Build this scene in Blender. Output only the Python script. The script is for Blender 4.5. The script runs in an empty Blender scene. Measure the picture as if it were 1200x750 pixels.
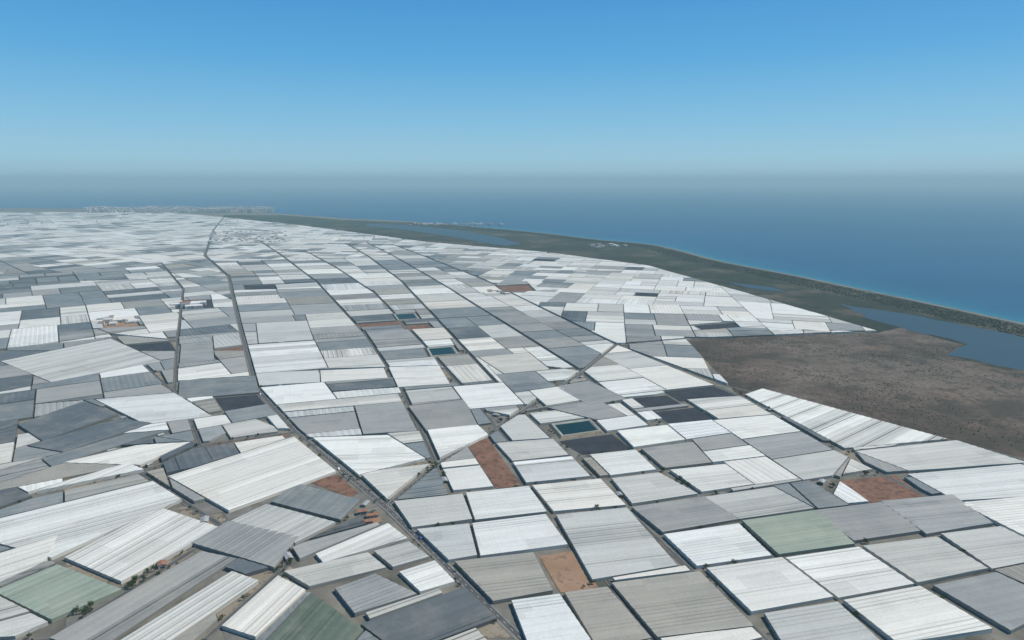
import bpy, math, random
from mathutils import Vector
from mathutils import noise as mn
random.seed(11)
R=random.random
scene=bpy.context.scene
scene.view_settings.view_transform='Standard'; scene.view_settings.look='None'; scene.view_settings.exposure=0
# ------------------------------------------------------------ survey helper
H=300.0; F=800.0; PITCH=math.atan(163/800.0)
cp,sp=math.cos(PITCH),math.sin(PITCH)
def G(px,py):
    """oblique survey reading -> metric map coordinates on the ground plane"""
    x=(px-600)/F; y=(375-py)/F
    dy=cp+y*sp; dz=-sp+y*cp
    t=H/(-dz)
    return (x*t,dy*t)
def GL(l): return [G(*p) for p in l]
# ------------------------------------------------------------ 2D polygon tools
def area(P):
    return 0.5*sum(P[i][0]*P[(i+1)%len(P)][1]-P[(i+1)%len(P)][0]*P[i][1] for i in range(len(P)))
def ccw(P): return P if area(P)>0 else P[::-1]
def clip(P,nx,ny,d):
    out=[];n=len(P)
    for i in range(n):
        a=P[i];b=P[(i+1)%n]
        da=a[0]*nx+a[1]*ny-d; db=b[0]*nx+b[1]*ny-d
        if da<=0: out.append(a)
        if (da<0 and db>0) or (da>0 and db<0):
            t=da/(da-db); out.append((a[0]+(b[0]-a[0])*t,a[1]+(b[1]-a[1])*t))
    return out if len(out)>2 else []
def edges(Q):
    for i in range(len(Q)):
        a=Q[i];b=Q[(i+1)%len(Q)]
        ex,ey=b[0]-a[0],b[1]-a[1];l=math.hypot(ex,ey)
        if l<1e-6: continue
        nx,ny=ey/l,-ex/l
        yield nx,ny,nx*a[0]+ny*a[1]
def bbox(P):
    xs=[p[0] for p in P];ys=[p[1] for p in P]; return min(xs),min(ys),max(xs),max(ys)
def subtract(P,Q,qb):
    pb=bbox(P)
    if pb[0]>qb[2] or pb[2]<qb[0] or pb[1]>qb[3] or pb[3]<qb[1]: return [P]
    rem=P;out=[]
    for nx,ny,d in edges(Q):
        o=clip(rem,-nx,-ny,-d)
        if o and abs(area(o))>1: out.append(o)
        rem=clip(rem,nx,ny,d)
        if not rem or abs(area(rem))<1: return [P]
    return out
def shrink(P,m):
    out=P
    for nx,ny,d in edges(P):
        out=clip(out,nx,ny,d-m)
        if not out: return []
    return out
def centroid(P): return (sum(p[0] for p in P)/len(P),sum(p[1] for p in P)/len(P))
def ext(P,ang):
    ux,uy=math.cos(ang),math.sin(ang)
    v=[p[0]*ux+p[1]*uy for p in P]; return min(v),max(v)
# ------------------------------------------------------------ mesh helpers
COL=bpy.data.collections.new("scene_objects"); scene.collection.children.link(COL)
def mkobj(name,verts,faces,mats,midx=None,parent=None,smooth=False):
    me=bpy.data.meshes.new(name); me.from_pydata(verts,[],faces)
    for m in mats: me.materials.append(m)
    if midx: me.polygons.foreach_set('material_index',midx)
    if smooth: me.polygons.foreach_set('use_smooth',[True]*len(me.polygons))
    me.update()
    ob=bpy.data.objects.new(name,me); COL.objects.link(ob)
    if parent: ob.parent=parent
    return ob
def empty(name,loc=(0,0,0)):
    e=bpy.data.objects.new(name,None); e.empty_display_size=1; e.location=loc; COL.objects.link(e); return e
# ------------------------------------------------------------ node helpers
class NT:
    def __init__(s,name):
        s.m=bpy.data.materials.new(name); s.m.use_nodes=True; s.t=s.m.node_tree; s.t.nodes.clear()
        s.out=s.t.nodes.new('ShaderNodeOutputMaterial')
    def n(s,typ,**k):
        nd=s.t.nodes.new(typ)
        for a,b in k.items(): setattr(nd,a,b)
        return nd
    def l(s,a,b): s.t.links.new(a,b)
    def put(s,sock,v):
        if isinstance(v,bpy.types.NodeSocket): s.l(v,sock)
        else: sock.default_value=v
    def math(s,op,a,b=None,c=None,clamp=False):
        nd=s.n('ShaderNodeMath',operation=op,use_clamp=clamp)
        for i,v in enumerate((a,b,c)):
            if v is not None: s.put(nd.inputs[i],v)
        return nd.outputs[0]
    def noise(s,vec,scale,detail=4,rough=.55):
        nd=s.n('ShaderNodeTexNoise'); s.l(vec,nd.inputs['Vector'])
        nd.inputs['Scale'].default_value=scale; nd.inputs['Detail'].default_value=detail; nd.inputs['Roughness'].default_value=rough
        return nd.outputs['Fac']
    def ramp(s,f,stops):
        nd=s.n('ShaderNodeValToRGB'); s.l(f,nd.inputs[0]); e=nd.color_ramp.elements
        while len(e)<len(stops): e.new(.5)
        for i,(p,c) in enumerate(stops):
            e[i].position=p; e[i].color=(c[0],c[1],c[2],1) if hasattr(c,'__len__') else (c,c,c,1)
        return nd.outputs[0]
    def mix(s,f,a,b,mode='MIX'):
        nd=s.n('ShaderNodeMix',data_type='RGBA',blend_type=mode); s.put(nd.inputs[0],f)
        s.put(nd.inputs[6],a if not isinstance(a,tuple) else (*a,1)); s.put(nd.inputs[7],b if not isinstance(b,tuple) else (*b,1))
        return nd.outputs[2]
    def bsdf(s,col,rough=.9,spec=.3,normal=None):
        nd=s.n('ShaderNodeBsdfPrincipled')
        s.put(nd.inputs['Base Color'],col if not isinstance(col,tuple) else (*col,1)); s.put(nd.inputs['Roughness'],rough)
        nd.inputs['Specular IOR Level'].default_value=spec
        if normal: s.l(normal,nd.inputs['Normal'])
        s.l(nd.outputs[0],s.out.inputs[0]); return nd
    def pos(s): return s.n('ShaderNodeNewGeometry').outputs['Position']
    def bump(s,h,strength,dist):
        b=s.n('ShaderNodeBump'); b.inputs['Strength'].default_value=strength; b.inputs['Distance'].default_value=dist
        s.l(h,b.inputs['Height']); return b.outputs[0]

def mat_noise(name,c1,c2,scale,rough=.95,c3=None,scale2=None,spec=.2):
    m=NT(name); p=m.pos(); f=m.noise(p,scale,6,.6)
    col=m.ramp(f,[(.35,c1),(.65,c2)])
    if c3:
        g=m.noise(p,scale2,5,.65); col=m.mix(m.ramp(g,[(.5,0),(.62,1)]),col,c3)
    m.bsdf(col,rough,spec); return m.m
M_ground=mat_noise('dirt_ground',(.13,.12,.10),(.24,.22,.18),.03,c3=(.09,.09,.07),scale2=.012)
M_road=mat_noise('asphalt',(.075,.075,.075),(.12,.118,.112),.1)
M_mark=mat_noise('road_paint',(.6,.6,.58),(.75,.75,.72),1.)
M_soil=mat_noise('bare_soil',(.17,.085,.055),(.26,.145,.095),.06,c3=(.11,.065,.05),scale2=.15)
M_soil2=mat_noise('orange_soil',(.30,.18,.11),(.39,.26,.17),.05,c3=(.22,.14,.09),scale2=.1)
M_yard=mat_noise('yard_dirt',(.22,.18,.13),(.34,.29,.22),.05,c3=(.12,.10,.07),scale2=.1)
M_lane=mat_noise('lane_dirt',(.13,.125,.11),(.22,.21,.18),.05)
M_bed=mat_noise('black_mulch',(.028,.031,.038),(.048,.052,.062),.05)
M_liner=mat_noise('pond_liner',(.28,.29,.25),(.38,.38,.33),.1)
M_conc=mat_noise('render_wall',(.33,.31,.27),(.45,.42,.37),.2)
M_tile=mat_noise('clay_roof',(.25,.12,.08),(.36,.19,.12),.3)
M_metal=mat_noise('sheet_metal_roof',(.30,.31,.31),(.42,.42,.41),.3,rough=.6)
M_glass=mat_noise('dark_opening',(.03,.035,.04),(.05,.055,.06),.3,rough=.3)
M_bark=mat_noise('bark',(.09,.065,.045),(.13,.1,.07),2)
M_leaf=mat_noise('leaves',(.025,.045,.018),(.07,.10,.035),.6)
M_bush=mat_noise('scrub_leaves',(.045,.045,.026),(.085,.08,.05),.05)
M_beach=mat_noise('beach_sand',(.16,.15,.125),(.22,.20,.17),.01)
M_white=mat_noise('whitewash',(.6,.58,.54),(.75,.73,.7),.02)

# scrubland
m=NT('scrubland'); p=m.pos()
c=m.ramp(m.noise(p,.005,9,.68),[(.36,(.075,.056,.045)),(.5,(.135,.10,.078)),(.62,(.21,.16,.125))])
c=m.mix(m.ramp(m.noise(p,.011,8,.72),[(.47,0),(.56,.85)]),c,(.068,.056,.044))
c=m.mix(m.ramp(m.noise(p,.0022,7,.65),[(.50,0),(.57,.6)]),c,(.23,.19,.155))
c=m.mix(m.ramp(m.noise(p,.04,7,.75),[(.48,0),(.60,.7)]),c,(.06,.052,.04))
c=m.mix(m.ramp(m.noise(p,.15,4,.7),[(.50,0),(.64,.8)]),c,(.045,.042,.03))
m.bsdf(c,1,.1); M_scrub=m.m
m=NT('marsh'); p=m.pos()
c=m.ramp(m.noise(p,.004,9,.68),[(.38,(.022,.030,.020)),(.52,(.048,.050,.034)),(.64,(.13,.105,.08))])
c=m.mix(m.ramp(m.noise(p,.02,6,.7),[(.5,0),(.6,1)]),c,(.024,.03,.02))
m.bsdf(c,1,.1); M_marsh=m.m
def water(name,deep,shallow,bumpd=.3,rough=.25,spec=.3):
    m=NT(name); p=m.pos()
    a=m.n('ShaderNodeAttribute',attribute_name='shore'); 
    mp=m.n('ShaderNodeMapping'); m.l(p,mp.inputs[0]); mp.inputs['Scale'].default_value=(1,2.2,1); mp.inputs['Rotation'].default_value=(0,0,.5)
    f=m.noise(mp.outputs[0],.0005,7,.62)
    base=m.mix(m.ramp(f,[(.35,0),(.65,1)]),deep,tuple(x*1.4 for x in deep))
    col=m.mix(a.outputs['Fac'],base,shallow)
    h=m.noise(p,.06,6,.65)
    m.bsdf(col,rough,spec,m.bump(h,.35,bumpd*4)); return m.m
M_sea=water('sea_water',(.003,.058,.125),(.02,.17,.22),rough=.35,spec=.2)
M_lag=water('lagoon_water',(.03,.06,.085),(.05,.1,.1),.2,.5,.12)
M_pond=water('pond_water',(.004,.026,.03),(.05,.1,.1),.02,.35,.06)

# greenhouse film
def film(name,wall=False):
    m=NT(name)
    uv=m.n('ShaderNodeUVMap'); sx=m.n('ShaderNodeSeparateXYZ'); m.l(uv.outputs[0],sx.inputs[0])
    u,v=sx.outputs[0],sx.outputs[1]
    at=m.n('ShaderNodeAttribute',attribute_name='tint'); tint=at.outputs['Color']; st=at.outputs['Alpha']
    s=m.math('DIVIDE',u,8.0); fl=m.math('FLOOR',s); fr=m.math('FRACT',s)
    wn=m.n('ShaderNodeTexWhiteNoise',noise_dimensions='1D'); m.l(fl,wn.inputs['W']); rnd=wn.outputs['Value']
    fl3=m.math('FLOOR',m.math('DIVIDE',s,3.0)); wn3=m.n('ShaderNodeTexWhiteNoise',noise_dimensions='1D'); m.l(fl3,wn3.inputs['W']); rnd3=wn3.outputs['Value']
    cw=m.n('ShaderNodeCombineXYZ'); m.l(m.math('FLOOR',m.math('DIVIDE',s,2.0)),cw.inputs[0]); m.l(m.math('FLOOR',m.math('MULTIPLY_ADD',v,1/37.0,m.math('MULTIPLY',rnd3,3.0))),cw.inputs[1])
    wp=m.n('ShaderNodeTexWhiteNoise',noise_dimensions='2D'); m.l(cw.outputs[0],wp.inputs['Vector']); patch=m.math('GREATER_THAN',wp.outputs['Value'],.88)
    ab=m.math('ABSOLUTE',m.math('SUBTRACT',fr,.5))
    gut=m.math('GREATER_THAN',ab,.45)
    ridge=m.math('LESS_THAN',ab,.09)
    vent=m.math('MULTIPLY',ridge,m.math('GREATER_THAN',rnd,.6))
    cv=m.n('ShaderNodeCombineXYZ'); m.l(m.math('MULTIPLY',u,.16),cv.inputs[0]); m.l(m.math('MULTIPLY',v,.016),cv.inputs[1])
    streak=m.noise(cv.outputs[0],1.0,5,.6)
    cb=m.n('ShaderNodeCombineXYZ'); m.l(m.math('MULTIPLY',u,.02),cb.inputs[0]); m.l(m.math('MULTIPLY',v,.02),cb.inputs[1])
    blot=m.noise(cb.outputs[0],1.0,6,.7)
    fine=m.noise(cb.outputs[0],22.0,3,.6)
    sv=m.math('FRACT',m.math('DIVIDE',v,24.0)); seam=m.math('LESS_THAN',sv,.02)
    def mul(x,f,amt): return m.math('MULTIPLY',x,m.math('SUBTRACT',1.0,m.math('MULTIPLY',f,amt)))
    k=m.math('MULTIPLY_ADD',m.math('SUBTRACT',streak,.5),.34,1.0)
    k=m.math('MULTIPLY',k,m.math('MULTIPLY_ADD',m.math('SUBTRACT',blot,.5),.6,1.0))
    k=m.math('MULTIPLY',k,m.math('MULTIPLY_ADD',m.math('SUBTRACT',fine,.5),.3,1.0))
    k=mul(k,m.math('MULTIPLY',gut,m.math('MULTIPLY_ADD',m.math('MULTIPLY',rnd,rnd),.9,.05)),.45)
    k=mul(k,m.math('MULTIPLY',vent,st),.75)
    k=mul(k,m.math('MULTIPLY',m.math('GREATER_THAN',rnd3,.6),st),.26)
    k=mul(k,m.math('MULTIPLY',rnd,st),.18)
    k=mul(k,seam,.08)
    k=mul(k,patch,.11)
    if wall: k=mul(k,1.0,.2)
    vm=m.n('ShaderNodeVectorMath',operation='SCALE'); m.l(tint,vm.inputs[0]); m.l(k,vm.inputs['Scale'])
    dirt=m.ramp(blot,[(.48,0),(.70,.35)])
    col=m.mix(dirt,vm.outputs[0],(.38,.34,.27))
    m.bsdf(col,.6,.25); return m.m
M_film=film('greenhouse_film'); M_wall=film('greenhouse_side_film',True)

# ------------------------------------------------------------ greenhouse builder
PAL={'W':(.82,.81,.735),'C':(.76,.74,.655),'L':(.58,.575,.52),'G':(.35,.35,.325),'B':(.235,.255,.25),'D':(.13,.145,.15),
     'T':(.37,.35,.295),'V':(.32,.37,.29),'U':(.16,.205,.155)}
class Acc:
    def __init__(s): s.v=[];s.f=[];s.m=[];s.uv=[];s.c=[]
    def face(s,pts,uvs,col,mi):
        b=len(s.v); s.v+=pts; s.f.append(tuple(range(b,b+len(pts)))); s.m.append(mi); s.uv+=uvs; s.c+=[col]*len(pts)
    def make(s,name):
        ob=mkobj(name,s.v,s.f,[M_film,M_wall],s.m); me=ob.data
        ul=me.uv_layers.new(name='UVMap'); ul.data.foreach_set('uv',[x for p in s.uv for x in p])
        ca=me.color_attributes.new('tint','FLOAT_COLOR','CORNER'); ca.data.foreach_set('color',[x for p in s.c for x in p])
        return ob
def greenhouse(acc,P,dx,dy,col,st,hgt=4.2,rise=.8,flat=False):
    P=ccw(P); nx,ny=-dy,dx
    lo,hi=ext(P,math.atan2(ny,nx))
    n=max(2,int(round((hi-lo)/4.0/2))*2); hw=(hi-lo)/n
    uo=8*random.randint(1,900); vo=R()*5000
    c4=(*col,st)
    rng=range(n) if not flat else range(1)
    if flat: hw=hi-lo
    for i in rng:
        a=lo+i*hw;b=a+hw
        Q=clip(clip(P,nx,ny,b),-nx,-ny,-a)
        if not Q: continue
        def uvz(p):
            t=(p[0]*nx+p[1]*ny-lo)
            if flat: return (t+uo,p[0]*dx+p[1]*dy+vo),hgt+rise*.5
            t/=hw; tri=1-abs((t%2)-1)
            return (t*4+uo,p[0]*dx+p[1]*dy+vo),hgt+rise*tri
        pts=[];uvs=[]
        for p in Q:
            uvp,z=uvz(p); pts.append((p[0],p[1],z)); uvs.append(uvp)
        acc.face(pts,uvs,c4,0)
        for j in range(len(Q)):
            p=Q[j];q=Q[(j+1)%len(Q)]
            tp=p[0]*nx+p[1]*ny; tq=q[0]*nx+q[1]*ny
            if not flat and abs(tp-tq)<.01 and ((abs(tp-a)<.01 and i>0) or (abs(tp-b)<.01 and i<n-1)): continue
            if math.hypot(p[0]-q[0],p[1]-q[1])<.05: continue
            zp,zq=pts[j][2],pts[(j+1)%len(Q)][2]
            acc.face([(p[0],p[1],0),(q[0],q[1],0),(q[0],q[1],zq),(p[0],p[1],zp)],[uvs[j],uvs[(j+1)%len(Q)]]*2,c4,1)
# ------------------------------------------------------------ layout data
R1=[(760,900),(610,748),(455,597),(345,505),(300,455),(283,390),(268,325),(240,300),(250,270),(262,255)]
R2=[(512,545),(470,455),(430,395),(372,332),(330,300),(300,280)]
R3=[(800,795),(700,665),(640,570),(560,475),(497,405),(440,345),(395,315),(360,296)]
R4=[(940,790),(900,752),(790,650),(610,480),(470,330),(430,300),(405,286)]
R5=[(1110,805),(1050,752),(800,530),(682,437),(520,335),(460,300),(430,285)]
R6=[(1400,738),(1200,637),(980,530),(870,466),(712,400),(570,330),(500,302),(460,287)]
roads=[ (R1,3.4),(R2,1.8),(R3,1.6),(R4,1.7),(R5,1.9),(R6,2.0),
 ([(455,592),(512,545),(600,490),(682,437),(722,405),(810,398)],3.2),
 ([(722,405),(850,452),(1115,517),(1400,590)],1.8),
 ([(-60,620),(40,585),(165,556),(235,523),(345,507)],2.0),
 ([(165,556),(262,618),(335,645),(440,598)],2.2),
 ([(-60,760),(60,750),(235,640),(262,618)],1.9),
 ([(205,465),(208,400),(215,340),(190,310)],1.6),
 ([(-80,425),(0,413),(130,393),(208,400)],1.6),
 ([(130,393),(215,470),(235,523)],1.8),
 ([(-80,345),(100,330),(268,325),(520,318),(700,318)],1.6),
 ([(-80,300),(120,292),(240,300),(420,292),(640,297)],1.6),
 ([(240,750),(335,665),(335,645)],1.8),
]
def seg_quads(pl,w):
    out=[]
    for a,b in zip(pl[:-1],pl[1:]):
        ex,ey=b[0]-a[0],b[1]-a[1];l=math.hypot(ex,ey);ex/=l;ey/=l
        a2=(a[0]-ex*w*.3,a[1]-ey*w*.3);b2=(b[0]+ex*w*.3,b[1]+ey*w*.3)
        out.append([(a2[0]-ey*w,a2[1]+ex*w),(b2[0]-ey*w,b2[1]+ex*w),(b2[0]+ey*w,b2[1]-ex*w),(a2[0]+ey*w,a2[1]-ex*w)])
    return out
road_g=[(GL(pl),w) for pl,w in roads]
X=[
('L',.3,[(1100,628),(1172,619),(1245,655),(1162,671)]),
('L',.2,[(1008,643),(1097,632),(1160,671),(1075,688)]),
('W',.5,[(918,656),(1006,643),(1073,688),(982,705)]),
('W',.3,[(826,669),(916,656),(978,704),(880,722)]),
('W',.4,[(986,707),(1077,690),(1165,742),(1052,760)]),
('G',.2,[(1090,689),(1166,673),(1250,712),(1185,745)]),
('L',.2,[(893,722),(981,708),(1040,762),(925,775)]),
('T',.3,[(715,686),(820,672),(885,738),(770,752)]),
('W',.2,[(776,629),(866,616),(906,655),(816,668)]),
('V',.2,[(868,613),(958,600),(1003,641),(912,654)]),
('G',.2,[(950,601),(1040,590),(1080,626),(1000,638)]),
('G',.4,[(1030,590),(1116,582),(1165,617),(1085,630)]),
('L',.5,[(824,585),(906,573),(955,599),(866,612)]),
('G',.2,[(738,597),(825,584),(868,612),(776,628)]),
('L',.5,[(650,606),(735,597),(796,667),(693,684)]),
('W',.4,[(552,616),(640,605),(667,642),(562,656)]),
('W',.2,[(545,580),(620,572),(642,603),(556,613)]),
('T',.4,[(530,661),(626,650),(650,697),(577,710)]),
('W',.4,[(598,707),(656,699),(694,755),(620,765)]),
('T',.2,[(660,697),(712,690),(765,752),(700,765)]),
('L',.2,[(460,590),(543,581),(555,612),(482,622)]),
('L',.2,[(486,623),(551,616),(561,655),(525,661)]),
('W',.5,[(622,571),(704,563),(735,595),(648,603)]),
('W',1.,[(600,544),(670,537),(693,561),(616,569)]),
('L',.3,[(580,521),(648,516),(668,536),(600,543)]),
('W',.2,[(722,507),(782,500),(804,518),(742,527)]),
('G',.2,[(750,528),(812,520),(835,545),(778,552)]),
('W',.3,[(690,535),(745,529),(770,553),(715,560)]),
('C',.3,[(783,553),(850,546),(885,571),(822,580)]),
('L',.2,[(715,563),(772,556),(820,582),(740,594)]),
('W',1.,[(872,464),(893,457),(1112,517),(990,528)]),
('L',.2,[(1000,531),(1120,518),(1205,545),(1065,555)]),
('W',.3,[(1062,558),(1195,546),(1290,580),(1120,590)]),
('W',.3,[(1122,592),(1230,582),(1310,630),(1200,632)]),
('G',.3,[(930,545),(995,538),(1000,532),(985,562)]),
('V',.3,[(-10,697),(68,664),(146,694),(60,732)]),
('W',.5,[(74,657),(188,597),(262,622),(142,686)]),
('W',.5,[(-60,625),(180,566),(215,588),(60,658)]),
('W',.5,[(-60,670),(70,630),(55,662),(-60,715)]),
('G',.3,[(222,640),(268,613),(352,632),(322,670)]),
('G',.8,[(55,752),(236,648),(280,657),(110,770)]),
('W',.5,[(118,768),(272,672),(306,684),(196,760)]),
('W',.4,[(258,738),(326,677),(360,695),(300,752)]),
('U',.4,[(305,762),(366,698),(428,742),(400,775)]),
('W',.5,[(368,652),(455,615),(480,634),(378,664)]),
('L',.4,[(330,673),(432,650),(455,669),(362,692)]),
('G',.3,[(390,693),(440,675),(492,700),(415,725)]),
('L',.3,[(436,649),(480,637),(505,656),(460,669)]),
('W',.3,[(466,673),(510,659),(535,685),(492,698)]),
('D',.5,[(420,735),(545,690),(585,728),(470,772)]),
('B',.1,[(316,591),(346,568),(424,588),(400,613)]),
('L',.4,[(268,614),(312,593),(396,615),(346,641)]),
('W',.5,[(196,561),(345,514),(395,555),(268,602)]),
('W',.3,[(70,545),(160,524),(225,520),(165,548)]),
('D',.3,[(30,525),(140,493),(180,498),(75,533)]),
('B',.3,[(48,540),(150,510),(200,506),(60,550)]),
('W',.4,[(40,580),(60,572),(150,545),(170,553)]),
('W',.5,[(365,515),(455,512),(500,540),(420,560)]),
('G',.1,[(478,478),(545,470),(560,500),(500,508)]),
('G',.1,[(415,478),(472,473),(490,508),(425,512)]),
('W',.3,[(530,455),(590,450),(615,476),(550,482)]),
('W',.3,[(500,506),(560,500),(573,512),(515,540)]),
('W',.3,[(455,432),(515,430),(528,452),(466,456)]),
('W',.2,[(375,436),(450,433),(455,445),(376,450)]),
('L',.3,[(300,380),(360,377),(368,400),(303,404)]),
('B',.3,[(210,448),(300,442),(305,462),(208,470)]),
('G',.3,[(212,405),(250,402),(252,424),(210,428)]),
('W',.4,[(110,470),(205,462),(250,490),(170,500)]),
('L',.5,[(0,425),(130,398),(190,425),(60,450)]),
('D',.2,[(20,500),(100,472),(140,488),(50,520)]),
('G',.2,[(640,480),(700,470),(735,490),(700,495)]),
('G',.2,[(650,455),(690,448),(735,470),(690,478)]),
('L',.2,[(560,420),(620,415),(645,435),(590,440)]),
('C',.2,[(620,460),(655,455),(690,470),(640,478)]),
]
bare=[ (M_soil,[(545,521),(573,512),(613,570),(580,574)]), (M_soil2,[(628,651),(674,644),(706,691),(655,697)]),
 (M_soil,[(980,563),(1050,556),(1088,583),(1020,591)]), (M_soil,[(470,382),(503,380),(509,386),(475,388)]),
 (M_soil,[(352,563),(398,556),(422,577),(412,585)]), (M_soil2,[(420,602),(442,597),(452,612),(430,618)]),
 (M_yard,[(225,608),(262,600),(268,610),(235,622)]),(M_yard,[(145,690),(215,643),(232,648),(155,697)]),
 (M_bed,[(652,517),(718,508),(743,527),(682,534)]), (M_bed,[(764,483),(815,477),(842,494),(785,499)]),
 (M_bed,[(738,467),(782,463),(802,475),(756,480)]), (M_soil2,[(120,378),(160,376),(165,384),(122,386)]),
 (M_soil,[(580,336),(620,334),(628,342),(590,344)]), (M_bed,[(810,382),(860,378),(868,385),(822,388)]),
 (M_bed,[(285,335),(322,334),(325,340),(287,341)]), (M_soil,[(240,520),(335,507),(345,511),(245,526)]),
 (M_bed,[(205,354),(248,352),(250,362),(206,364)]), (M_yard,[(300,750),(318,676),(326,677),(340,664),(345,668)])]
ponds=[[(640,498),(694,491),(711,508),(655,516)],[(496,409),(533,406),(541,417),(502,420)],[(458,369),(488,367),(494,375),(464,377)]]
reserved=[GL(x[2]) for x in X]+[GL(b[1]) for b in bare]+[GL(p) for p in ponds]
# ------------------------------------------------------------ filling plots
def bsp(P,ang,out,amin):
    A=abs(area(P))
    cx,cy=centroid(P)
    if A<amin*(0.7+0.9*R()): out.append((P,ang)); return
    if A>9e4: 
        far=min(1,max(0,(math.hypot(cx,cy)-1700)/1800)); ang+=random.gauss(0,.03*far+.14*far*(A>4e5))
    a0,a1=ext(P,ang); b0,b1=ext(P,ang+math.pi/2)
    ea,eb=a1-a0,b1-b0
    if ea*(.75+.5*R())>eb: d,l,e=ang,a0,ea
    else: d,l,e=ang+math.pi/2,b0,eb
    c=l+e*(.4+.2*R()); nx,ny=math.cos(d),math.sin(d)
    for Q in (clip(P,nx,ny,c),clip(P,-nx,-ny,-c)):
        if Q and abs(area(Q))>50: bsp(Q,ang,out,amin)
r1=GL(R1)
coast_lim=GL([(1028,389),(880,346),(760,312),(640,296),(500,284),(350,264),(262,255),(200,249)])
excl=[GL([(805,398),(1028,389),(1300,389),(1500,480),(1500,606),(1115,517),(865,463),(843,440)])]
for a,b in zip(coast_lim[:-1],coast_lim[1:]): excl.append([a,b,(b[0]+15000,b[1]),(a[0]+15000,a[1])])
a=coast_lim[-1]; excl.append([(-20000,a[1]),(20000,a[1]),(20000,a[1]+9000),(-20000,a[1]+9000)])
left_of=[];right_of=[]
for a,b in zip(r1[:-1],r1[1:]):
    left_of.append([a,b,(b[0]-15000,b[1]),(a[0]-15000,a[1])]); right_of.append([a,b,(b[0]+15000,b[1]),(a[0]+15000,a[1])])
a=r1[-1]; right_of.append([a,(a[0],a[1]+5000),(a[0]+15000,a[1]+5000),(a[0]+15000,a[1])]); left_of.append([a,(a[0],a[1]+5000),(a[0]-15000,a[1]+5000),(a[0]-15000,a[1])])
a=r1[0]; left_of.append([a,(a[0],-500),(a[0]-15000,-500),(a[0]-15000,a[1])]); right_of.append([a,(a[0],-500),(a[0]+15000,-500),(a[0]+15000,a[1])])
road_q=[]
for pl,w in road_g: road_q+=seg_quads(pl,w+.9)
YF=coast_lim[-1][1]
def carve(tmp,cutters):
    res=[]
    cut=[(ccw(q)) for q in cutters+excl+road_q+reserved]; cb=[bbox(q) for q in cut]
    for P,an in tmp:
        cs=[ccw(P)]
        for q,b in zip(cut,cb):
            n=[]
            for c in cs: n+=subtract(c,q,b)
            cs=n
            if not cs: break
        for c in cs: res.append((c,an))
    return res
def build_region(rect,ang,cutters,amin):
    tmp=[];bsp(ccw(rect),ang,tmp,amin); return carve(tmp,cutters)
angA=math.radians(17.7); angB=math.radians(33.0); angC=math.radians(26)
ca,sa=math.cos(angA),math.sin(angA)
def toUV(p): return (-p[0]*sa+p[1]*ca, p[0]*ca+p[1]*sa)      # u along lanes, v across
def fromUV(u,v): return (-u*sa+v*ca, u*ca+v*sa)
def vat(pl,u):
    for a,b in zip(pl[:-1],pl[1:]):
        if a[0]<=u<=b[0] or b[0]<=u<=a[0]:
            t=(u-a[0])/(b[0]-a[0]) if b[0]!=a[0] else 0; return a[1]+(b[1]-a[1])*t
    return pl[0][1] if abs(u-pl[0][0])<abs(u-pl[-1][0]) else pl[-1][1]
UVR=[[toUV(p) for p in GL(r)] for r in (R1,R2,R3,R4,R5,R6)]
U2=UVR[1][0][0]; UEND=toUV(G(480,300))[0]
def strip(L,Rr,u0,u1,colw=85,dv=0):
    out=[];u=u0
    while u<u1:
        vm=vat(Rr,u)-vat(L,u)
        n=max(1,int(round(vm/colw)))
        blk=min(u1-u,random.uniform(1.6,3.5)*95)
        fr=[0]+[ (k+random.uniform(-.12,.12))/n for k in range(1,n)]+[1]
        for k in range(n):
            m_=max(1,int(round(blk/random.uniform(62,125))))
            cuts=[0]+[(j+random.uniform(-.12,.12))/m_ for j in range(1,m_)]+[1]
            for j in range(m_):
                ua=u+blk*cuts[j];ub=u+blk*cuts[j+1]
                def pt(uu,f): a=vat(L,uu);b=vat(Rr,uu);return fromUV(uu,a+(b-a)*f)
                q=[pt(ua,fr[k]),pt(ua,fr[k+1]),pt(ub,fr[k+1]),pt(ub,fr[k])]
                if abs(area(q))>150: out.append((q,angA))
        u+=blk
    return out
UV0=UVR[2][0][0]
st=[]
st+=strip(UVR[0],UVR[2],UV0,U2,95)
st+=strip(UVR[0],UVR[1],U2,UEND,95)
st+=strip(UVR[1],UVR[2],U2,UEND,85)
for i in (2,3,4): st+=strip(UVR[i],UVR[i+1],UV0,UEND,90)
cells=carve(st,[])
cutA=[]
us=sorted(set([p[0] for p in UVR[5] if p[0]<UEND]+[-500,UEND]))
for a,b in zip(us[:-1],us[1:]):
    cutA.append([fromUV(a,-9000),fromUV(b,-9000),fromUV(b,vat(UVR[5],b)),fromUV(a,vat(UVR[5],a))])
cells+=build_region([fromUV(100,-3500),fromUV(100,4000),fromUV(9000,4000),fromUV(9000,-3500)],angA,cutA+left_of,8200)
yM=G(0,413)[1]
cells+=build_region([(-1700,100),(600,100),(600,yM),(-2300,yM)],angB,right_of,9500)
cells+=build_region([(-2600,yM),(600,yM),(400,YF),(-7500,YF)],angC,right_of,10500)
print('cells',len(cells))
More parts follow.
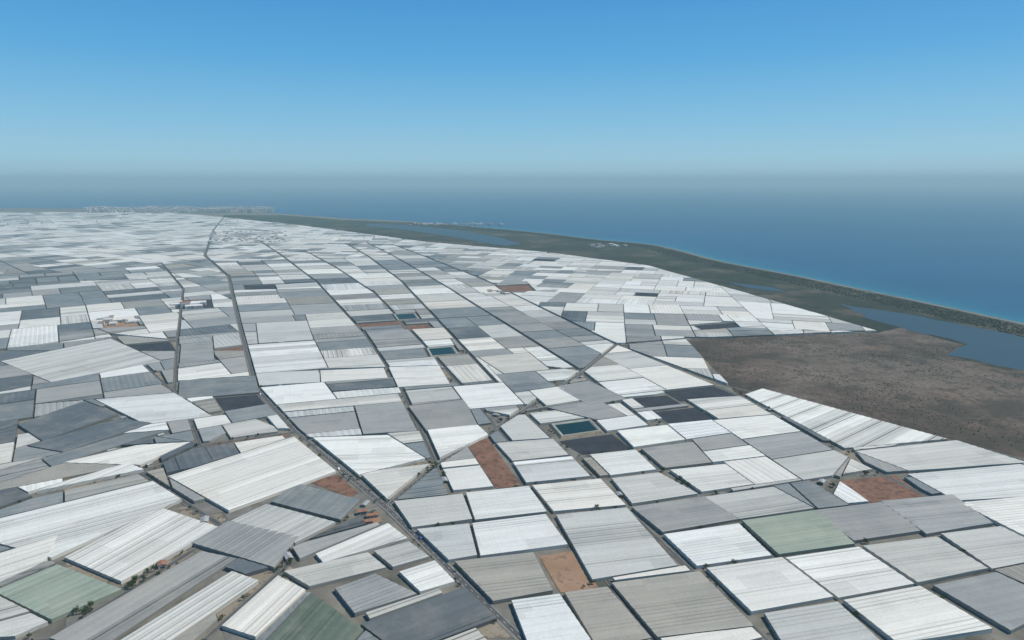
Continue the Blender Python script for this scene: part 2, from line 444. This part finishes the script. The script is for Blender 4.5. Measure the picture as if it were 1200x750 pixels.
def pick(c):
    x,y=c; g=mn.noise(Vector((x/420,y/420,3)))*.85+mn.noise(Vector((x/120,y/120,9)))*.4+.02
    if x<-450 and 1000<y<2600: g-=.24
    if x<-250 and y<1000: g-=.18
    if -450<x<150 and 700<y<1500: g-=.14
    if x>150 and y>1350: g+=.45
    if y>2800: g+=.15
    g+=random.gauss(0,.32)
    if g>.16: return 'W' if R()<.55 else 'C'
    if g>-.08: return 'L' if R()<.5 else ('C' if R()<.6 else 'W')
    if g>-.34: return 'G' if R()<.5 else ('T' if R()<.4 else ('L' if R()<.5 else 'B'))
    if g>-.58: return 'B' if R()<.55 else 'G'
    return 'D' if R()<.6 else 'B'
def tone(k):
    b=PAL[k]; f=random.uniform(.86,1.06); w=random.gauss(0,.015)
    return (min(.84,b[0]*f*(1+w)),min(.84,b[1]*f),min(.84,b[2]*f*(1-w)))
far=Acc(); yards=[]; nnear=0
for P,an in cells:
    c=centroid(P); A=abs(area(P)); dist=math.hypot(*c)
    per=sum(math.hypot(P[i][0]-P[i-1][0],P[i][1]-P[i-1][1]) for i in range(len(P)))
    if A<420 or A/(per*per)<.015:
        if A>150: yards.append((P,A))
        continue
    if R()<.008 and dist>900:
        bare.append((random.choice([M_soil,M_yard,M_bed,M_bed]),None,P)); continue
    S=shrink(P,random.uniform(.6,1.4) if dist<2500 else random.uniform(1.0,2.6))
    if len(S)<3 or abs(area(S))<250: continue
    d=an if R()<.85 else an+math.pi/2
    k=pick(c); stv=R()**2*.85
    if dist<1000:
        a=Acc(); greenhouse(a,S,math.cos(d),math.sin(d),tone(k),stv,random.uniform(2.5,3.3),random.uniform(.22,.42)); a.make('greenhouse'); nnear+=1
    else:
        greenhouse(far,S,math.cos(d),math.sin(d),tone(k),stv,random.uniform(2.5,3.3),.4,flat=dist>3200)
for k,stv,q in X:
    P=ccw(GL(q)); e=GL(q); dx,dy=e[1][0]-e[0][0],e[1][1]-e[0][1];l=math.hypot(dx,dy)
    S=shrink(P,random.uniform(.6,1.2))
    if len(S)<3: continue
    a=Acc(); greenhouse(a,S,dx/l,dy/l,tone(k),stv,random.uniform(2.5,3.3),random.uniform(.22,.42)); a.make('greenhouse')
far.make('distant_greenhouses')
print('near',nnear,'yards',len(yards))
# ------------------------------------------------------------ ground and coast sheets
land_px=[(1700,487),(1450,433),(1200,379),(1080,353),(1000,337),(940,324),(880,313),(835,304),(800,294),(765,286),(700,281),(640,273),(560,266),(480,259),(400,256),(330,250),(240,246),(0,243.5),(-900,241)]
land=GL(land_px)
for _ in range(2):                                   # round the shoreline
    n2=[land[0]]
    for a,b in zip(land[:-1],land[1:]):
        n2+=[(a[0]*.75+b[0]*.25,a[1]*.75+b[1]*.25),(a[0]*.25+b[0]*.75,a[1]*.25+b[1]*.75)]
    land=n2+[land[-1]]
gp=land+[(-14000,-800),(3500,-800)]
mkobj('ground',[(x,y,0) for x,y in gp],[tuple(range(len(gp)))],[M_ground])
S=140000
mkobj('sea',[(-S,-3000,-1.2),(S,-3000,-1.2),(S,S,-1.2),(-S,S,-1.2)],[(0,1,2,3)],[M_sea])
def offs(pl,d,w=1):
    out=[];N=len(pl)-1
    for i,p in enumerate(pl):
        a=pl[max(0,i-w)];b=pl[min(N,i+w)]
        ex,ey=b[0]-a[0],b[1]-a[1];l=math.hypot(ex,ey); out.append((p[0]+ey/l*d,p[1]-ex/l*d))
    return out
sh=[p for p in land if p[1]<G(600,262)[1]]
lv=[(-12,1),(20,.85),(55,.4),(110,.18),(230,0)]
V=[];FA=[];W=[]
for j,(d,w) in enumerate(lv):
    for x,y in offs(sh,d,3): V.append((x,y,-1.15+(230-d)*.0008)); W.append(w)
n=len(sh)
for j in range(len(lv)-1):
    for i in range(n-1): FA.append((j*n+i,j*n+i+1,(j+1)*n+i+1,(j+1)*n+i))
ob=mkobj('shallow_water',V,FA,[M_sea]); at=ob.data.attributes.new('shore','FLOAT','POINT'); at.data.foreach_set('value',W)
V=[];FA=[]
for d,z in ((8,-1.3),(-8,.5),(-18,.4)):
    for x,y in offs(sh,d,2): V.append((x,y,z))
for j in range(2):
    for i in range(n-1): FA.append((j*n+i,j*n+i+1,(j+1)*n+i+1,(j+1)*n+i))
mkobj('beach',V,FA,[M_beach])
mi=offs(sh,-16,2)
cg=GL([(1700,655),(1115,517),(865,463),(843,440),(805,398),(1028,389),(880,346),(760,312),(640,296),(500,284),(350,264),(262,255)])
mar=mi+GL([(480,260.5),(400,257.5),(330,252),(262,252)])+cg[::-1]
mkobj('marsh',[(x,y,.08) for x,y in mar],[tuple(range(len(mar)))],[M_marsh])
sc=GL([(805,398),(900,393),(1028,390),(1060,383),(1100,397),(1128,404),(1108,416),(1160,430),(1200,438),(1400,490),(1600,540),(1600,630),(1115,517),(865,463),(843,440)])
mkobj('scrubland',[(x,y,.16) for x,y in sc],[tuple(range(len(sc)))],[M_scrub])
def wob(P,n=6):
    out=[]
    for i in range(len(P)):
        p=P[i];q=P[(i+1)%len(P)]
        for k in range(n):
            t=k/n;x=p[0]+(q[0]-p[0])*t;y=p[1]+(q[1]-p[1])*t
            a=min(14,.1*math.hypot(q[0]-p[0],q[1]-p[1])); out.append((x+a*mn.noise(Vector((x/60,y/60,1)))*1.5,y+a*mn.noise(Vector((x/60,y/60,7)))*1.5))
    return out
for q in ([(985,357),(1080,371),(1200,395),(1500,460),(1550,530),(1200,434),(1168,428),(1112,415),(1132,403),(1095,393),(1040,380),(1010,369)],
          [(430,262),(480,264),(540,270),(590,279),(610,286),(590,288),(545,280),(480,270),(430,265)],
          [(850,330),(900,336),(920,342),(890,340)]):
    P=ccw(wob(GL(q))); mkobj('lagoon',[(x,y,.24) for x,y in P],[tuple(range(len(P)))],[M_lag])
for b in bare:
    P=ccw(b[2] if len(b)>2 else GL(b[1]))
    nm={'bare_soil':'bare_soil_field','orange_soil':'bare_soil_field','yard_dirt':'dirt_yard','black_mulch':'dark_mulched_field'}[b[0].name]
    S2=shrink(P,2) if len(P)==4 else P
    if len(S2)<3: S2=P
    mkobj(nm,[(x,y,.3) for x,y in S2],[tuple(range(len(S2)))],[b[0]])
for p in ponds:
    P=ccw(GL(p)); o=shrink(P,2); r0=shrink(P,5); r1_=shrink(P,7); w=shrink(P,9.5)
    e=empty('irrigation_pond')
    if not(len(o)==len(r0)==len(r1_)==len(w)==4): continue
    V=[(x,y,0) for x,y in o]+[(x,y,3) for x,y in r0]+[(x,y,3) for x,y in r1_]+[(x,y,1.4) for x,y in w]
    Fc=[(a*4+i,a*4+(i+1)%4,(a+1)*4+(i+1)%4,(a+1)*4+i) for a in range(3) for i in range(4)]
    mkobj('embankment',V,Fc,[M_yard,M_liner],[0]*4+[1]*8,parent=e)
    w2=shrink(P,8.7); mkobj('water',[(x,y,1.9) for x,y in w2],[tuple(range(len(w2)))],[M_pond],parent=e)
# roads
for i,(pl,w) in enumerate(road_g):
    V=[];FA=[];mi_=[]
    for s in (-w-.8,-w*.8,w*.8,w+.8):
        for x,y in offs(pl,s): V.append((x,y,.34+i*.01))
    n=len(pl)
    for a in range(3):
        for k in range(n-1): FA.append((a*n+k,a*n+k+1,(a+1)*n+k+1,(a+1)*n+k)); mi_.append(1 if a!=1 else 0)
    mkobj('road',V,FA,[M_road,M_lane],mi_)
V=[];FA=[]
for i in (0,6):
    pl,w=road_g[i]; z=.36+i*.01
    for a,b in zip(pl[:-1],pl[1:]):
        ex,ey=b[0]-a[0],b[1]-a[1];l=math.hypot(ex,ey);ex/=l;ey/=l
        if min(a[1],b[1])>1500: continue
        t=0
        while t<l-3:
            p=(a[0]+ex*t,a[1]+ey*t);q=(p[0]+ex*3,p[1]+ey*3);k=len(V)
            V+=[(p[0]-ey*.1,p[1]+ex*.1,z),(q[0]-ey*.1,q[1]+ex*.1,z),(q[0]+ey*.1,q[1]-ex*.1,z),(p[0]+ey*.1,p[1]-ex*.1,z)];FA.append((k,k+1,k+2,k+3))
            t+=9
        for s0 in (-w*.7,w*.7):
            k=len(V);V+=[(a[0]-ey*(s0-.08),a[1]+ex*(s0-.08),z),(b[0]-ey*(s0-.08),b[1]+ex*(s0-.08),z),(b[0]-ey*(s0+.08),b[1]+ex*(s0+.08),z),(a[0]-ey*(s0+.08),a[1]+ex*(s0+.08),z)];FA.append((k,k+1,k+2,k+3))
mkobj('road_markings',V,FA,[M_mark])
# ------------------------------------------------------------ sheds / houses
def shed(x,y,w,l,h,ang,roofm,name='farm_shed'):
    e=empty(name,(x,y,0)); e.rotation_euler[2]=ang
    a,b=w/2,l/2; r=h+w*.16
    V=[(-a,-b,0),(a,-b,0),(a,b,0),(-a,b,0),(-a,-b,h),(a,-b,h),(a,b,h),(-a,b,h),(0,-b,r),(0,b,r)]
    mkobj('walls',V,[(0,1,5,8,4),(1,2,6,5),(2,3,7,9,6),(3,0,4,7)],[M_conc],parent=e)
    o=.4
    V=[(-a-o,-b-o,h-.05),(0,-b-o,r+.12),(0,b+o,r+.12),(-a-o,b+o,h-.05),(a+o,-b-o,h-.05),(a+o,b+o,h-.05)]
    mkobj('roof',V,[(0,1,2,3),(1,4,5,2)],[roofm],parent=e)
    d=.03;V=[(-1.6,-b-d,0.05),(1.6,-b-d,.05),(1.6,-b-d,h*.75),(-1.6,-b-d,h*.75)];Fc=[(0,1,2,3)]
    for s in (-1,1):
        for k in range(3):
            yy=-b+l*(k+.7)/3.4;q=len(V);V+=[(s*(a+d),yy,h*.4),(s*(a+d),yy+1.4,h*.4),(s*(a+d),yy+1.4,h*.75),(s*(a+d),yy,h*.75)];Fc.append((q,q+1,q+2,q+3))
    mkobj('door_and_windows',V,Fc,[M_glass],parent=e)
def tree_mesh(seed):
    rr=random.Random(seed);V=[];Fc=[];mi=[]
    def tube(p,q,r0,r1):
        k=len(V);d=(Vector(q)-Vector(p)).normalized();u=d.orthogonal().normalized();w=d.cross(u)
        for c,r in((p,r0),(q,r1)):
            for i in range(6):
                an=i*math.pi/3;V.append(tuple(Vector(c)+u*math.cos(an)*r+w*math.sin(an)*r))
        for i in range(6):Fc.append((k+i,k+(i+1)%6,k+6+(i+1)%6,k+6+i));mi.append(0)
    tube((0,0,0),(0.1,0,2.2),.28,.18)
    for i in range(5):
        an=i*1.26+rr.random();tip=(math.cos(an)*1.5,math.sin(an)*1.5,3.4+rr.random()*1.2)
        tube((.1,0,2.0),tip,.13,.05)
        for c in range(3):
            cc=Vector(tip)+Vector((rr.gauss(0,.6),rr.gauss(0,.6),rr.gauss(.2,.6)))
            for j in range(44):
                o=Vector((rr.gauss(0,1),rr.gauss(0,1),rr.gauss(0,1))).normalized()*(.4+rr.random()*.6);p=cc+o
                n=Vector((rr.gauss(0,1),rr.gauss(0,1),rr.gauss(0,1))).normalized();u=n.orthogonal().normalized()*.22;w=n.cross(u).normalized()*.16
                k=len(V);V.extend([tuple(p-u),tuple(p+w),tuple(p+u),tuple(p-w)]);Fc.append((k,k+1,k+2,k+3));mi.append(1)
    me=bpy.data.meshes.new('tree');me.from_pydata(V,[],Fc);me.materials.append(M_bark);me.materials.append(M_leaf);me.polygons.foreach_set('material_index',mi);me.update();return me
TM=[tree_mesh(i) for i in range(3)]
def inpoly(x,y,P):
    c=False;j=len(P)-1
    for i in range(len(P)):
        if (P[i][1]>y)!=(P[j][1]>y) and x<(P[j][0]-P[i][0])*(y-P[i][1])/(P[j][1]-P[i][1])+P[i][0]: c=not c
        j=i
    return c
XP=[GL(x[2]) for x in X]+[P for P,an in cells if abs(area(P))>420]
XB=[bbox(P) for P in XP]
def blocked(x,y):
    for P,b in zip(XP,XB):
        if b[0]-1<x<b[2]+1 and b[1]-1<y<b[3]+1 and inpoly(x,y,P): return True
    return False
def tree(x,y,s):
    if blocked(x,y): return
    o=bpy.data.objects.new('tree',random.choice(TM));o.location=(x,y,0);o.scale=(s,s,s*random.uniform(.8,1.2));o.rotation_euler[2]=R()*6;COL.objects.link(o)
ntree=0;nshed=0
for P,A in yards:
    c=centroid(P);d=math.hypot(*c)
    if d>1500: continue
    if R()<.6: mkobj('dirt_yard',[(x,y,.2) for x,y in P],[tuple(range(len(P)))],[random.choice([M_yard,M_lane,M_lane])])
    if A>260 and R()<.4 and nshed<14:
        L=max(((P[i-1],P[i]) for i in range(len(P))),key=lambda e:math.hypot(e[0][0]-e[1][0],e[0][1]-e[1][1]))
        an=math.atan2(L[1][1]-L[0][1],L[1][0]-L[0][0])-math.pi/2
        shed(c[0],c[1],random.uniform(4,5.5),random.uniform(6,9),random.uniform(2.4,3),an,M_metal);nshed+=1
    for k in range(random.randint(0,3)):
        if ntree<120:
            w=[R() for _ in P];s=sum(w);x=sum(p[0]*q for p,q in zip(P,w))/s;y=sum(p[1]*q for p,q in zip(P,w))/s
            tree(x,y,random.uniform(.5,.9));ntree+=1
for ri,cnt_ in ((0,90),(6,55),(8,35),(9,35),(13,25),(16,20),(10,25)):
    pl,w=road_g[ri]
    for _ in range(cnt_):
        i=random.randint(1,min(len(pl)-1,5));a,b=pl[i-1],pl[i]
        t=R();ex,ey=b[0]-a[0],b[1]-a[1];l=math.hypot(ex,ey);s=random.choice((-1,1))*(w+random.uniform(.5,2.5))
        x=a[0]+ex*t-ey/l*s;y=a[1]+ey*t+ex/l*s
        if math.hypot(x,y)<1800: tree(x,y,random.uniform(.3,.75))
for px,py in [(95,722),(100,716),(700,596),(712,594),(690,686),(822,663),(828,662),(855,728),(880,576),(338,676),(250,728),(516,548),(508,552),(600,492),(612,486),(870,470),(878,466),(150,690),(165,683),(180,672)]:
    for k in range(3):
        x,y=G(px,py);tree(x+random.uniform(-5,5),y+random.uniform(-5,5),random.uniform(.5,1.0))
for px,py in [(425,602),(437,606),(432,613),(240,612),(338,655),(190,664),(848,731),(720,688)]:
    x,y=G(px,py)
    if not blocked(x,y): shed(x,y,random.uniform(4.5,6.5),random.uniform(7,10),random.uniform(2.6,3.4),math.radians(random.choice([17,107,33])),random.choice([M_metal,M_tile,M_tile]))
def town(name,px0,px1,py0,py1,n,hmin,hmax,smin=8,smax=22):
    V=[];Fc=[];mi=[]
    for i in range(n):
        x,y=G(random.uniform(px0,px1),random.uniform(py0,py1));w=random.uniform(smin,smax);l=random.uniform(smin,smax);h=random.uniform(hmin,hmax);an=angC
        k=len(V);ca,sa=math.cos(an),math.sin(an)
        for z in(0,h):
            for a,b in((-w,-l),(w,-l),(w,l),(-w,l)):
                V.append((x+(a*ca-b*sa)/2,y+(a*sa+b*ca)/2,z))
        Fc+=[(k,k+1,k+5,k+4),(k+1,k+2,k+6,k+5),(k+2,k+3,k+7,k+6),(k+3,k,k+4,k+7),(k+4,k+5,k+6,k+7)];mi+=[0]*4+[random.choice([0,0,1])]
        for f in range(int(h/3)):
            z=1+f*3;d=.1
            for a,b,c2,e2 in((-w*.4,-l/2-d,w*.4,-l/2-d),(-w/2-d,l*.4,-w/2-d,-l*.4)):
                k=len(V)
                for aa,bb,zz in((a,b,z),(c2,e2,z),(c2,e2,z+1.3),(a,b,z+1.3)):V.append((x+aa*ca-bb*sa,y+aa*sa+bb*ca,zz))
                Fc.append((k,k+1,k+2,k+3));mi.append(2)
    return mkobj(name,V,Fc,[M_white,M_tile,M_glass],mi)
town('village',245,335,272,285,160,4,11)
town('distant_town',100,320,246,249.5,420,14,46,20,50)
town('distant_town',480,590,262.5,264,40,6,12,12,30)
town('hamlet',118,165,374,382,14,4,8,8,18)
town('packing_warehouse',206,244,356,361,9,6,9,18,34)
town('hamlet',560,600,340,346,8,4,8,8,14)
town('hamlet',690,735,287,290,12,4,9,10,26)
# scrub bushes: one mass
V=[];Fc=[]
def bush(x,y,s):
    k=len(V)
    for z,r in((0,.8),(.5,1),(1.1,.6)):
        for i in range(6):
            an=i*1.047+R()*.4;rr=s*r*random.uniform(.7,1.2);V.append((x+math.cos(an)*rr,y+math.sin(an)*rr,z*s*random.uniform(.8,1.1)))
    for a in range(2):
        for i in range(6):Fc.append((k+a*6+i,k+a*6+(i+1)%6,k+a*6+6+(i+1)%6,k+a*6+6+i))
    Fc.append(tuple(range(k+12,k+18)))
cnt=0
bs=bbox(sc)
while cnt<3000:
    x=random.uniform(bs[0],bs[2]);y=random.uniform(bs[1],bs[3])
    if inpoly(x,y,sc) and mn.noise(Vector((x/120,y/120,0)))>-.25+R()*.5: bush(x,y,random.uniform(.4,1.1));cnt+=1
strip1=offs(sh,-32,2);strip2=offs(sh,-90,2)
seglen=[math.hypot(a[0]-b[0],a[1]-b[1]) for a,b in zip(sh[:-1],sh[1:])]
for i in range(9000):
    k=random.choices(range(len(seglen)),seglen)[0];t=R();s=random.uniform(0,1.6)
    p=strip1[k];q=strip2[k]
    x=p[0]+(q[0]-p[0])*s+(sh[k+1][0]-sh[k][0])*t;y=p[1]+(q[1]-p[1])*s+(sh[k+1][1]-sh[k][1])*t
    bush(x,y,random.uniform(1,2.6))
mkobj('scrub_vegetation',V,Fc,[M_bush])
# vehicles
def paint(n,c): return mat_noise(n,c,tuple(min(.9,x*1.05) for x in c),1.,rough=.35,spec=.5)
PN=[paint('white_paint',(.75,.75,.75)),paint('silver_paint',(.4,.41,.42)),paint('red_paint',(.3,.03,.03)),paint('blue_paint',(.04,.08,.25))]
M_tyre=mat_noise('tyre',(.02,.02,.02),(.03,.03,.03),2.)
def vehicle(x,y,z,an,kind):
    e=empty(kind,(x,y,z));e.rotation_euler[2]=an
    if kind=='car': pr=[(-2.1,.35),(-2.1,.85),(-1.95,1.0),(-1.55,1.42),(.3,1.42),(1.0,.98),(2.0,.8),(2.15,.5),(2.1,.3)];w=.85
    else: pr=[(-2.9,.4),(-2.9,2.5),(-2.7,2.6),(1.2,2.6),(2.0,1.5),(2.8,1.2),(2.9,.5),(2.8,.4)];w=1.0
    n=len(pr);V=[(a,-w,b) for a,b in pr]+[(a,w,b) for a,b in pr]
    Fc=[tuple(range(n)),tuple(range(2*n-1,n-1,-1))]+[(i,i+n,(i+1)%n+n,(i+1)%n) for i in range(n)]
    mkobj('body',V,Fc,[random.choice(PN) if kind=='car' else PN[0]],parent=e)
    V=[];Fc=[]
    s=w+.01
    if kind=='car': g=[(-1.6,1.0),(-1.4,1.34),(.25,1.34),(.85,1.0)]
    else: g=[(.6,1.5),(.6,2.3),(1.2,2.3),(1.75,1.5)]
    for y0 in(-s,s):k=len(V);V+=[(a,y0,b) for a,b in g];Fc.append((k,k+1,k+2,k+3))
    mkobj('windows',V,Fc,[M_glass],parent=e)
    V=[];Fc=[]
    for ax in((-1.35,1.35) if kind=='car' else(-1.8,1.9)):
        for y0 in(-w,w-.2):
            k=len(V)
            for yy in(y0-.03,y0+.23):
                for i in range(12):V.append((ax+.34*math.cos(i*.5236),yy,.34+.34*math.sin(i*.5236)))
            Fc+=[(k+i,k+(i+1)%12,k+12+(i+1)%12,k+12+i) for i in range(12)]+[tuple(range(k,k+12)),tuple(range(k+12,k+24))]
    mkobj('wheels',V,Fc,[M_tyre],parent=e)
for ri,px in ((0,[(490,632),(398,550),(308,462)]),(6,[(560,515)])):
    pl,w=road_g[ri]
    for q in px:
        g=G(*q);best=None
        for a,b in zip(pl[:-1],pl[1:]):
            ex,ey=b[0]-a[0],b[1]-a[1];l2=ex*ex+ey*ey;t=max(0,min(1,((g[0]-a[0])*ex+(g[1]-a[1])*ey)/l2));p=(a[0]+ex*t,a[1]+ey*t)
            d=math.hypot(p[0]-g[0],p[1]-g[1])
            if best is None or d<best[0]: best=(d,p,math.atan2(ey,ex))
        an=best[2];s=random.choice((-1,1));x=best[1][0]+math.sin(an)*1.5*s;y=best[1][1]-math.cos(an)*1.5*s
        vehicle(x,y,.36+ri*.01,an if s>0 else an+math.pi,random.choice(['car','car','van']))
# ------------------------------------------------------------ haze layer (real air volume)
HT=480; D=1/12500
m=NT('haze_air');vs=m.n('ShaderNodeVolumeScatter');va=m.n('ShaderNodeVolumeAbsorption');ad=m.n('ShaderNodeAddShader')
for nd in (vs,va): nd.inputs['Color'].default_value=(.66,.96,1.0,1);nd.inputs['Density'].default_value=D
vs.inputs['Color'].default_value=(.66,1.0,1.0,1)
vs.inputs['Density'].default_value=D; vs.inputs['Anisotropy'].default_value=0
m.l(vs.outputs[0],ad.inputs[0]);m.l(va.outputs[0],ad.inputs[1]);m.l(ad.outputs[0],m.out.inputs['Volume'])
b=130000;V=[(-b,-2500,-30),(b,-2500,-30),(b,b,-30),(-b,b,-30),(-b,-2500,HT),(b,-2500,HT),(b,b,HT),(-b,b,HT)]
mkobj('haze',V,[(3,2,1,0),(4,5,6,7),(0,1,5,4),(1,2,6,5),(2,3,7,6),(3,0,4,7)],[m.m])
# ------------------------------------------------------------ sky + sun
EL,AZ=math.radians(50),math.radians(80)
w=bpy.data.worlds.new("World");scene.world=w;w.use_nodes=True;t=w.node_tree;t.nodes.clear()
o=t.nodes.new('ShaderNodeOutputWorld');bg=t.nodes.new('ShaderNodeBackground');bg.inputs[1].default_value=.10
sk=t.nodes.new('ShaderNodeTexSky');sk.sky_type='NISHITA';sk.sun_disc=False;sk.sun_elevation=EL;sk.sun_rotation=AZ;sk.altitude=300;sk.air_density=1.0;sk.dust_density=.3;sk.ozone_density=2
tc=t.nodes.new('ShaderNodeTexCoord');sx=t.nodes.new('ShaderNodeSeparateXYZ');t.links.new(tc.outputs['Generated'],sx.inputs[0])
rp=t.nodes.new('ShaderNodeValToRGB');t.links.new(sx.outputs[2],rp.inputs[0]);e=rp.color_ramp.elements
stops=[(0,(.38,.64,.78)),(.03,(.33,.62,.80)),(.08,(.21,.53,.79)),(.16,(.085,.40,.75)),(.27,(.035,.265,.66)),(.6,(.02,.13,.34)),(1,(.015,.09,.24))]
while len(e)<len(stops):e.new(.5)
for i,(p,c) in enumerate(stops): e[i].position=p;e[i].color=(*c,1)
sc_=t.nodes.new('ShaderNodeVectorMath');sc_.operation='SCALE';sc_.inputs['Scale'].default_value=10;t.links.new(rp.outputs[0],sc_.inputs[0])
mx=t.nodes.new('ShaderNodeMix');mx.data_type='RGBA';mx.inputs[0].default_value=.88;t.links.new(sk.outputs[0],mx.inputs[6]);t.links.new(sc_.outputs[0],mx.inputs[7])
t.links.new(mx.outputs[2],bg.inputs[0]);t.links.new(bg.outputs[0],o.inputs[0])
sd=bpy.data.lights.new('sun','SUN');sd.energy=4.3;sd.angle=math.radians(.5);sd.color=(1,.95,.86)
so=bpy.data.objects.new('sun',sd);COL.objects.link(so)
Sv=Vector((math.sin(AZ)*math.cos(EL),math.cos(AZ)*math.cos(EL),math.sin(EL)));so.rotation_euler=Sv.to_track_quat('Z','Y').to_euler();so.location=(500,0,900)
# ------------------------------------------------------------ camera
cd=bpy.data.cameras.new('camera');cd.lens=24;cd.sensor_width=36;cd.clip_start=1;cd.clip_end=400000
co=bpy.data.objects.new('camera',cd);co.location=(0,0,H);co.rotation_euler=(math.pi/2-PITCH,0,0);COL.objects.link(co);scene.camera=co
